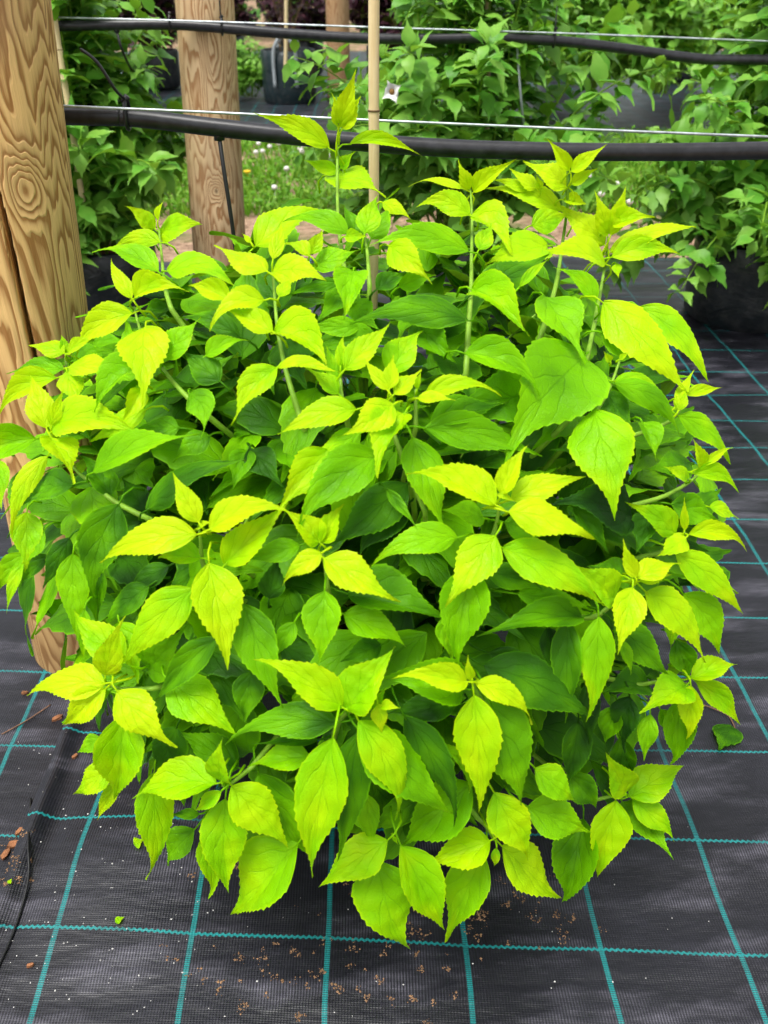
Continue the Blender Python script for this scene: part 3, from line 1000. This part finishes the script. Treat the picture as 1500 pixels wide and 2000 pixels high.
drip_tube([(428, 266), (437, 330), (455, 450), (467, 560), (474, 700)], [PY, PY - .02, PY - .03, PY - .03, PY - .05], 0.0034,
          'black drip tube dropping from the near pipe in front of the pale post')
drip_tube([(228, 60), (236, 90), (252, 128), (270, 150)], [P2, P2 - .02, P2 + .02, P2 + .1], 0.004, 'short black drip tube left of the pale post')
drip_tube([(1010, 88), (1014, 150), (1020, 220), (1026, 275)], [P2, P2 - .03, P2 - .02, P2 + .1], 0.004, 'grey drip tube hanging through the middle green shrub', 'handle')

# ------------------------------------------------------------------ canes
def cane(px, y0, y1, r, label, nodes=(0.3, 0.62)):
    root = empty('bamboo_cane', at_y(px[0][0], px[0][1], y0))
    tag(root, label, 'cane', 'bamboo canes')
    a, b = at_y(px[0][0], px[0][1], y0), at_y(px[1][0], px[1][1], y1)
    pts, rad = [], []
    N = 60
    for i in range(N + 1):
        t = i / N
        k = max(math.exp(-((t - q) / 0.006) ** 2) for q in nodes)
        k2 = max(math.exp(-((t - q - 0.014) / 0.006) ** 2) for q in nodes)
        pts.append(a.lerp(b, t) + Vector((0.002 * math.sin(t * 5), 0, 0)))
        rad.append(r * (1 + 0.13 * k - 0.08 * k2))
    shaft = MB().tube(pts, rad, 16).build('shaft', M['bamboo'], root)
    for q in nodes:
        c = a.lerp(b, q) + Vector((0.002 * math.sin(q * 5), 0, 0))
        dd = (b - a).normalized()
        MB().tube([c - dd * .0012, c + dd * .0012], r * 1.17, 16).build('node_ring', M['bark'], shaft)


ca = at_y(722, 700, 1.30)
cane([(724, 760), (735, -160)], 1.30, 1.32, 0.0076, 'pale bamboo cane rising through the lime shrub', (0.655, 0.12, 0.93))
cane([(165, 420), (92, -60)], 3.0, 3.05, 0.010, 'pinkish cane leaning behind the cracked post', (0.3, 0.7))
cane([(950, 330), (955, -60)], 3.2, 3.2, 0.009, 'cane standing in the middle green shrub', (0.4,))
cane([(557, 150), (560, -40)], 9.0, 9.0, 0.017, 'brown cane in the far grow bag', (0.5,))


# ------------------------------------------------------------------ green shrubs behind
def leaf_variants(mat, k, seed, teeth=0.03):
    r = random.Random(seed)
    out = []
    for i in range(k):
        mb = MB()
        add_leaf(mb, Vector((0, 0, 0)), Vector((0, 1, 0)), ZUP, r.uniform(.46, .60), bend=r.uniform(-.06, .06), arch=r.uniform(.04, .2),
                 fold=r.uniform(0, .5), curl=r.uniform(0, .3), rows=8, half=1, seed=r.uniform(0, 6), teeth=teeth, twist=r.uniform(-.4, .4))
        me = bpy.data.meshes.new('leaf')
        me.from_pydata([tuple(v) for v in mb.v], [], mb.f)
        me.polygons.foreach_set('use_smooth', [True] * len(me.polygons))
        ul = me.uv_layers.new(name='UVMap')
        vi = [0] * len(me.loops)
        me.loops.foreach_get('vertex_index', vi)
        ul.data.foreach_set('uv', [c for q in vi for c in mb.uv[q]])
        me.materials.append(mat)
        out.append(me)
    return out


VAR = {'green_leaf': leaf_variants(M['green_leaf'], 8, 3), 'purple_leaf': leaf_variants(M['purple_leaf'], 5, 4)}


def back_shrub(name, c, label, cat, mat, seed, n_stems, height, spread, leaf_len, n_obj, group=None, low=0.0, tone=(.3, .75), density=1.0,
               foot_r=0.1, pot_h=0.3):
    r = random.Random(seed)
    c = Vector(c)
    root = empty(name, c)
    tag(root, label, cat, group)
    leaves = []
    for k in range(n_stems):
        a = 2 * math.pi * (k + r.uniform(-.4, .4)) / n_stems * 1.0 + (k % 3) * 0.7
        inner = (k % 3 == 0)
        hh = height * (r.uniform(0.8, 1.05) if inner else r.uniform(0.35, 0.9))
        rr = spread * (r.uniform(0.1, 0.5) if inner else r.uniform(0.6, 1.0))
        foot = c + Vector((math.cos(a) * foot_r * r.random(), math.sin(a) * foot_r * r.random(), pot_h - 0.03))
        tip = c + Vector((math.cos(a) * rr, math.sin(a) * rr, hh))
        if not inner and low:
            tip.z = c.z + r.uniform(low, height * 0.8)
        mid = foot.lerp(tip, 0.45) + Vector((0, 0, 0.22 * height))
        path = bez(foot, mid, tip, 14)
        MB().tube(path, [0.0055 - 0.0038 * i / 14 for i in range(15)], 5).build('stem', M['stem'] if mat == 'green_leaf' else M['bark'], root)
        step = max(1, int(1.0 / density))
        for i in range(4, 15, step):
            tg = (path[i] - path[i - 1]).normalized()
            sa = r.uniform(0, 2 * math.pi)
            for s in range(3 if i < 13 else 4):
                ang = sa + s * (2 * math.pi / (3 if i < 13 else 4)) + r.uniform(-.4, .4)
                q = tg.orthogonal().normalized()
                ax = Matrix.Rotation(ang, 3, tg) @ q
                ax = (ax * 0.85 + tg * 0.25 + Vector((0, 0, r.uniform(-.75, .1)))).normalized()
                L = leaf_len * r.uniform(0.7, 1.2) * (0.65 if i > 12 else 1)
                age = r.uniform(*tone) + (0.15 if i > 11 else 0)
                leaves.append((path[i] + ax * 0.012, ax, L, age))
                if i < 12 and r.random() < 0.45:       # short side shoot
                    p2 = path[i] + ax * leaf_len * 0.8 + Vector((0, 0, .02))
                    for z in range(3):
                        a2 = Vector((r.uniform(-1, 1), r.uniform(-1, 1), r.uniform(-.6, .3))).normalized()
                        leaves.append((p2, a2, leaf_len * r.uniform(.6, .95), r.uniform(*tone)))
    leaves.sort(key=lambda l: (l[0] - EYE).length)
    rest = MB()
    for k, (p, ax, L, age) in enumerate(leaves):
        n = (ZUP + Vector((r.uniform(-.4, .4), r.uniform(-.6, .2), 0)))
        n = (n - ax * n.dot(ax)).normalized()
        if k < n_obj:
            o = bpy.data.objects.new('leaf', r.choice(VAR[mat]))
            sx = n.cross(ax) * -1
            m = Matrix((( -sx.x, ax.x, n.x, p.x), (-sx.y, ax.y, n.y, p.y), (-sx.z, ax.z, n.z, p.z), (0, 0, 0, 1)))
            m = m @ Matrix.Diagonal((L, L, L, 1))
            COL.objects.link(o)
            o.parent = root
            o.matrix_parent_inverse = root.matrix_basis.inverted()
            o.matrix_basis = m
            o.color = (age, 0, 0, 1)
        else:
            add_leaf(rest, p, p + ax * L, n, L * .54, arch=r.uniform(.04, .2), fold=r.uniform(0, .4), rows=7, half=1, shift=age - .3, teeth=0.03)
    if rest.v:
        o = rest.build('rear_foliage', M[mat], root, True, True)
        o.color = (0.3, 0, 0, 1)
        o['kind'] = 'stuff'
    return root


ROW2 = 3.25
for px, seed, lab, dens, hgt, sp in ((205, 31, 'mid green leafy shrub growing between the cracked post and the pale post', 1, 1.35, .50),
                              (900, 47, 'mid green leafy shrub with one white flower behind the lime shrub', 1, 1.35, .62),
                              (1450, 59, 'mid green leafy shrub spilling over its black pot beside open ground cover', 1, 1.30, .62)):
    lowz = .12 if px == 1450 else .26
    c = at_y(px, 600, ROW2)
    c.z = 0.0
    back_shrub('green_shrub', c, lab, 'shrub', 'green_leaf', seed, 44, hgt, sp, 0.118, 300, 'green shrubs in the second row',
               low=lowz, foot_r=.12, pot_h=.30, tone=(.40, .95))
    bag_pot('plant_pot', (c.x, c.y, 0.002), 0.23, 0.31, M['bag'], 'black plastic pot under the ' +
            {205: 'green shrub between the two timber posts', 900: 'green shrub with the white flower',
             1450: 'green shrub beside open ground cover'}[px], group='black pots of the second row')

# the white flower on the middle shrub
fl = at_y(765, 178, 2.78)
flower = empty('white_flower', fl)
tag(flower, 'single white four petalled flower hanging beside the bamboo cane', 'flower')
for k in range(4):
    a = k * math.pi / 2 + 0.5
    mb = MB()
    ax = Vector((math.cos(a) * .75, -0.45, math.sin(a) * .9)).normalized()
    add_leaf(mb, fl, fl + ax * 0.040, Vector((0, -1, .2)), 0.036, arch=.15, rows=8, half=2, teeth=0, curl=-.2)
    mb.build('petal', M['petal'], flower, True, True)
MB().tube([fl + Vector((0, .01, 0)), fl + Vector((0, -0.014, 0))], [0.004, 0.008], 8).build('stamen', M['stamen'], flower)
MB().tube(bez(fl, fl + Vector((.06, .1, .08)), fl + Vector((.14, .30, .02)), 8), 0.0016, 5).build('stalk', M['stem'], flower)

# ------------------------------------------------------------------ grow bag with handles, far plants
gb = on_ground(564, 206)
gb.y += 0.26
gr = bag_pot('grow_bag', (gb.x, gb.y, 0.0), 0.265, 0.46, M['bag_green'], 'dark teal grow bag with two grey handles on the far ground cover')
gr['category'] = 'grow bag'
for s in (-1, 1):
    cx = gb.x - 0.02 + 0.0
    yy = gb.y + s * 0.27
    x0, x1 = cx - .10, cx + .11
    MB().tube(catmull([Vector((x0, yy, .16)), Vector((x0, yy - .002 * s, .44)), Vector((x0 + .04, yy, .55)), Vector((cx, yy + .02, .60)),
                       Vector((x1 - .04, yy, .55)), Vector((x1, yy - .002 * s, .44)), Vector((x1, yy, .16))], 6), 0.017, 6).build('handle', M['handle'], gr)
back_shrub('bare_shrub', (gb.x, gb.y, 0.14), 'dark leaved shrub growing in the far grow bag', 'shrub', 'purple_leaf', 71, 9, 1.3, .35, .06, 40,
           foot_r=.06, pot_h=.3, density=.4)
far = [(300, 10.5, 'dark purple shrub far behind, left of the pale post', 81), (440, 12.5, 'dark purple shrub in the far row behind the pale post', 82),
       (590, 11.8, 'dark purple shrub directly behind the far grow bag', 83), (760, 11.0, 'dark purple shrub in the far row behind the bamboo cane', 84),
       (1330, 11.0, 'dark purple shrub in the far row on the right', 85), (1100, 12.0, 'dark purple shrub far behind the middle green shrub', 86)]
for px, y, lab, sdd in far:
    p = at_y(px, 100, y)
    back_shrub('purple_shrub', (p.x, y, 0), lab, 'shrub', 'purple_leaf', sdd, 26, 1.7, .62, .15, 60, 'purple shrubs in the far row', low=.35)
    bag_pot('plant_pot', (p.x, y, 0.01), 0.26, 0.36, M['bag'], 'black far pot under the ' + lab.split(' shrub')[0] + ' shrub ' +
            {81: 'left of the pale post', 82: 'behind the pale post', 83: 'behind the grow bag', 84: 'behind the bamboo cane', 85: 'on the right',
             86: 'behind the middle green shrub'}[sdd], group='black pots of the far row', n=20)
for px, y, lab, sdd in ((120, 9.3, 'far green shrub left of the pale post', 91), (480, 9.6, 'low far light green bush between the pale post and the grow bag', 92),
                        (870, 8.6, 'far green shrub behind the middle green shrub', 93), (1260, 8.4, 'far green shrub behind the right green shrub', 94),
                        (1440, 9.0, 'far green shrub at the right end of the row', 95), (1050, 9.4, 'far green shrub between two others in the rear row', 96),
                        (1290, 7.7, 'light green shrub at the edge of the grass behind the right green shrub', 97),
                        (1160, 8.0, 'light green shrub at the edge of the grass behind the middle green shrub', 98),
                        (1010, 7.9, 'light green shrub at the edge of the grass behind the grey drip tube', 99)):
    p = at_y(px, 100, y)
    sm = sdd == 92
    back_shrub('far_green_shrub', (p.x, y, 0), lab, 'shrub', 'green_leaf', sdd, 18 if sm else 26, .55 if sm else 1.5, .34 if sm else .6, .09 if sm else .14, 40,
               'green shrubs in the far row', low=.12 if sm else .3, tone=(.6, 1.0) if sm or sdd > 96 else (.3, .85), pot_h=.05 if sm else .3)
# hedge closing the view
hr = random.Random(99)
hb = MB()
for k in range(5200):
    p = Vector((hr.uniform(-13, 13), hr.uniform(17, 19.5), hr.uniform(0.0, 2.4)))
    ax = Vector((hr.uniform(-1, 1), hr.uniform(-1, .2), hr.uniform(-.8, .3))).normalized()
    add_leaf(hb, p, p + ax * hr.uniform(.2, .34), Vector((hr.uniform(-.4, .4), -.5, 1)), .16, rows=4, half=1, shift=hr.uniform(-.2, .3), teeth=0)
hd = hb.build('hedge', M['green_leaf'], None, True, True)
hd.color = (.3, 0, 0, 1)
tag(hd, 'dense dark green hedge closing the view far behind', 'hedge', kind='stuff')

# ------------------------------------------------------------------ grass strip with clover
gr_ = random.Random(17)
gm = MB()
for k in range(20000):
    p = Vector((gr_.uniform(-3.2, 3.0), 4.95 + 2.4 * gr_.random() ** 1.2, -0.03))
    if mnoise.noise(Vector((p.x * 1.3, p.y * 1.6, 0))) < -0.32:
        continue
    if k % 3 == 0:     # clover leaflet
        c = p + Vector((0, 0, gr_.uniform(.03, .10)))
        ax = Vector((gr_.uniform(-1, 1), gr_.uniform(-1, 1), gr_.uniform(-.1, .3))).normalized()
        add_leaf(gm, c, c + ax * gr_.uniform(.03, .05), ZUP, .032, rows=3, half=1, shift=gr_.uniform(-.2, .4), teeth=0)
    else:
        ax = Vector((gr_.uniform(-.8, .8), gr_.uniform(-.8, .8), 1)).normalized()
        add_leaf(gm, p, p + ax * gr_.uniform(.06, .15), Vector((gr_.uniform(-.5, .5), -1, .4)), .015, rows=3, half=1, shift=gr_.uniform(-.2, .4), teeth=0, arch=.1)
go = gm.build('grass', M['grass'], None, True, True)
go.color = (.4, 0, 0, 1)
tag(go, 'short green grass and clover between the two strips of ground cover', 'grass', kind='stuff')
for k, (px, py) in enumerate(((500, 298), (513, 296), (527, 287), (545, 281), (586, 291), (590, 296), (592, 285), (536, 367), (610, 283), (642, 305), (505, 281), (571, 279),
                              (560, 330), (1175, 380), (1205, 360), (1150, 345), (1230, 395))):
    p = on_ground(px, py, 0.09)
    mb = MB()
    mb.lathe([(0.001, -.012), (.014, -.008), (.019, .003), (.013, .014), (.001, .018)], p, 9, 0.25, k)
    mb.tube([p + Vector((0, 0, -.13)), p + Vector((0, 0, -.01))], .0016, 4)
    o = mb.build('clover_flower', M['clover'])
    tag(o, 'small round white clover flower in the grass strip', 'flower', 'clover flowers in the grass')
p = on_ground(483, 337, .08)
o = MB().lathe([(0.001, -.01), (.018, 0), (.024, .012), (.016, .008), (.001, .004)], p, 8, .2).tube([p + Vector((0, 0, -.12)), p], .0016, 4).build('yellow_flower', M['buttercup'])
tag(o, 'tiny yellow buttercup in the grass beside the pale post', 'flower')

# ------------------------------------------------------------------ litter on the fabric
lr = random.Random(3)


def fz(x, y):
    return h_main(x, y) if x > SEAM else fab_height(x, y) - 0.011


def speck(mb, p, s, flat=0.5):
    k0 = len(mb.v)
    pts = []
    for (a, b, c) in ((1, 0, 0), (-1, 0, 0), (0, 1, 0), (0, -1, 0), (0, 0, 1), (0, 0, -.4)):
        pts.append(p + Vector((a * s * lr.uniform(.5, 1.3), b * s * lr.uniform(.5, 1.3), c * s * flat * lr.uniform(.5, 1.2))))
    mb.v += pts
    mb.uv += [(0, 0)] * 6
    for f in ((0, 2, 4), (2, 1, 4), (1, 3, 4), (3, 0, 4), (2, 0, 5), (1, 2, 5), (3, 1, 5), (0, 3, 5)):
        mb.f.append(tuple(k0 + i for i in f))


crumbs = MB()
for cx, cy, n, sp in ((430, 1900, 60, 60), (560, 1880, 60, 70), (700, 1800, 90, 90), (900, 1760, 110, 70), (980, 1770, 90, 70), (1060, 1790, 60, 60), (470, 1700, 50, 60),
                      (650, 1930, 70, 90), (760, 1960, 50, 90), (850, 1810, 60, 60), (30, 1640, 70, 28), (20, 1700, 70, 24), (15, 1740, 40, 20), (820, 1900, 30, 90)):
    for k in range(n // 5):
        qx, qy = cx + lr.gauss(0, sp), cy + lr.gauss(0, sp * .5)
        ang, sd2 = lr.uniform(0, 6.3), lr.uniform(1.5, 5)
        for z in range(lr.randint(2, 15)):          # crumbs cling together in small crooked clumps
            ang += lr.uniform(-1.2, 1.2)
            qx += math.cos(ang) * 1.6
            qy += math.sin(ang) * 1.2
            p = on_ground(qx + lr.gauss(0, sd2), qy + lr.gauss(0, sd2))
            p.z = fz(p.x, p.y) + 0.0004
            speck(crumbs, p, lr.choice((.0006, .0009, .0013, .0018)) * lr.uniform(.8, 1.3), .5)
tag(crumbs.build('soil_crumbs', M['crumb'], smooth=False), 'scattered brown soil crumbs on the black ground cover', 'soil', kind='stuff')
grit = MB()
for k in range(220):
    if lr.random() < .62:
        q = (lr.uniform(0, 470), lr.uniform(1430, 1990))
    else:
        q = (lr.uniform(0, 1500), lr.uniform(1250, 1990))
    p = on_ground(*q)
    p.z = fz(p.x, p.y) + 0.0005
    speck(grit, p, lr.uniform(.0006, .0017), .6)
tag(grit.build('white_grit', M['perlite'], smooth=False), 'tiny white grit scattered over the black ground cover', 'grit', kind='stuff')
for px, py, ln, a, lab in ((30, 1640, .030, .2, 'pale split bark chip beside the seam of the ground cover'), (8, 1660, .022, 1.2, 'dark bark chip at the pile of crumbs by the seam'),
                           (146, 1478, .014, .9, 'short rusty bark chip near the lowest left leaves'), (108, 1390, .022, .6, 'thin bark chip lying in the fold by the seam'),
                           (46, 1343, .013, 0.1, 'small red bark chip on the left strip of ground cover'), (35, 1615, .018, .9, 'narrow bark chip leaning above the crumbs'),
                           (62, 1892, .010, .3, 'tiny tan bark chip on the main ground cover')):
    p = on_ground(px, py)
    p.z = fz(p.x, p.y) + .002
    d = Vector((math.cos(a), math.sin(a), 0)) * ln / 2
    s = Vector((-math.sin(a), math.cos(a), 0)) * ln * .22
    v = []
    for z in (-.002, .003):
        for (i, j) in ((-1, -.6), (-.3, -1), (.6, -.8), (1, .1), (.4, .9), (-.7, .7)):
            v.append(p + d * i * lr.uniform(.85, 1.1) + s * j * lr.uniform(.8, 1.2) + Vector((0, 0, z + lr.uniform(0, .001))))
    f = [tuple(reversed(range(6))), tuple(range(6, 12))] + [(i, (i + 1) % 6, (i + 1) % 6 + 6, i + 6) for i in range(6)]
    tag(mesh_obj('bark_chip', v, f, M['chip'], smooth=False), lab, 'bark chip', 'bark chips on the ground cover')
for (bx, by, tx, ty, w, tone, lab) in ((228, 1812, 246, 1804, 13, .75, 'tiny fallen pale green leaf alone on the ground cover'),
                                       (266, 1668, 284, 1660, 22, .75, 'fallen round green leaf at the lowest left leaves'),
                                       (22, 1741, 30, 1733, 8, .75, 'scrap of green leaf beside the crumbs at the seam'),
                                       (1428, 1418, 1405, 1466, 46, .2, 'withered dull green leaf fallen right of the shrub')):
    B, T = on_ground(bx, by), on_ground(tx, ty)
    B.z = fz(B.x, B.y) + .004
    T.z = fz(T.x, T.y) + .005
    mb = MB()
    add_leaf(mb, B, T, ZUP, w * (B - EYE).dot(FW) / FPX * 1.1, arch=.05, rows=12, half=2, teeth=.02, wide=.8)
    o = mb.build('fallen_leaf', M['leaf'], None, True, True)
    o.color = (tone, 0, 0, 1)
    tag(o, lab, 'fallen leaf', 'fallen leaves')
for px, lab in (([(1440, 1435), (1425, 1400), (1398, 1385), (1370, 1375)], 'thin reddish twig beside the withered fallen leaf'),
                ([(0, 1425), (50, 1395), (95, 1365)], 'thin dry twig lying on the left strip of ground cover')):
    pts = []
    for a, b in px:
        q = on_ground(a, b)
        q.z = fz(q.x, q.y) + .003
        pts.append(q)
    tag(MB().tube(catmull(pts, 5), .0013, 5).build('dry_twig', M['twig']), lab, 'twig')
# little weed at the foot of the cracked post
wp = on_ground(118, 1268)
wd = empty('small_weed', wp)
tag(wd, 'small green weed at the foot of the cracked post', 'weed')
for k, (a, ln, z) in enumerate(((2.9, .045, .02), (.2, .04, .022), (-1.4, .05, .004), (-2.2, .03, .01), (1.2, .03, .03))):
    mb = MB()
    b0 = wp + Vector((0, 0, .015))
    add_leaf(mb, b0, b0 + Vector((math.cos(a) * ln, math.sin(a) * ln, z)), ZUP, .012, rows=8, half=1, teeth=0)
    o = mb.build('leaf', M['green_leaf'], wd, True, True)
    o.color = (.5, 0, 0, 1)
MB().tube([wp + Vector((0, 0, -.012)), wp + Vector((0, 0, .016))], .0015, 5).build('stem', M['stem'], wd)

pts = []
for a, b in ((60, 1560), (55, 1640), (56, 1710), (40, 1780), (14, 1850), (-40, 1960)):
    q = on_ground(a, b)
    q.z = max(fz(q.x - .004, q.y), fz(q.x, q.y), fz(q.x + .004, q.y)) + .0025
    pts.append(on_ground(a, b, q.z))
tag(MB().tube(catmull(pts, 8), 0.0022, 6).build('drip_line', M['tie']), 'thin loose black line trailing along the seam of the ground cover', 'line')
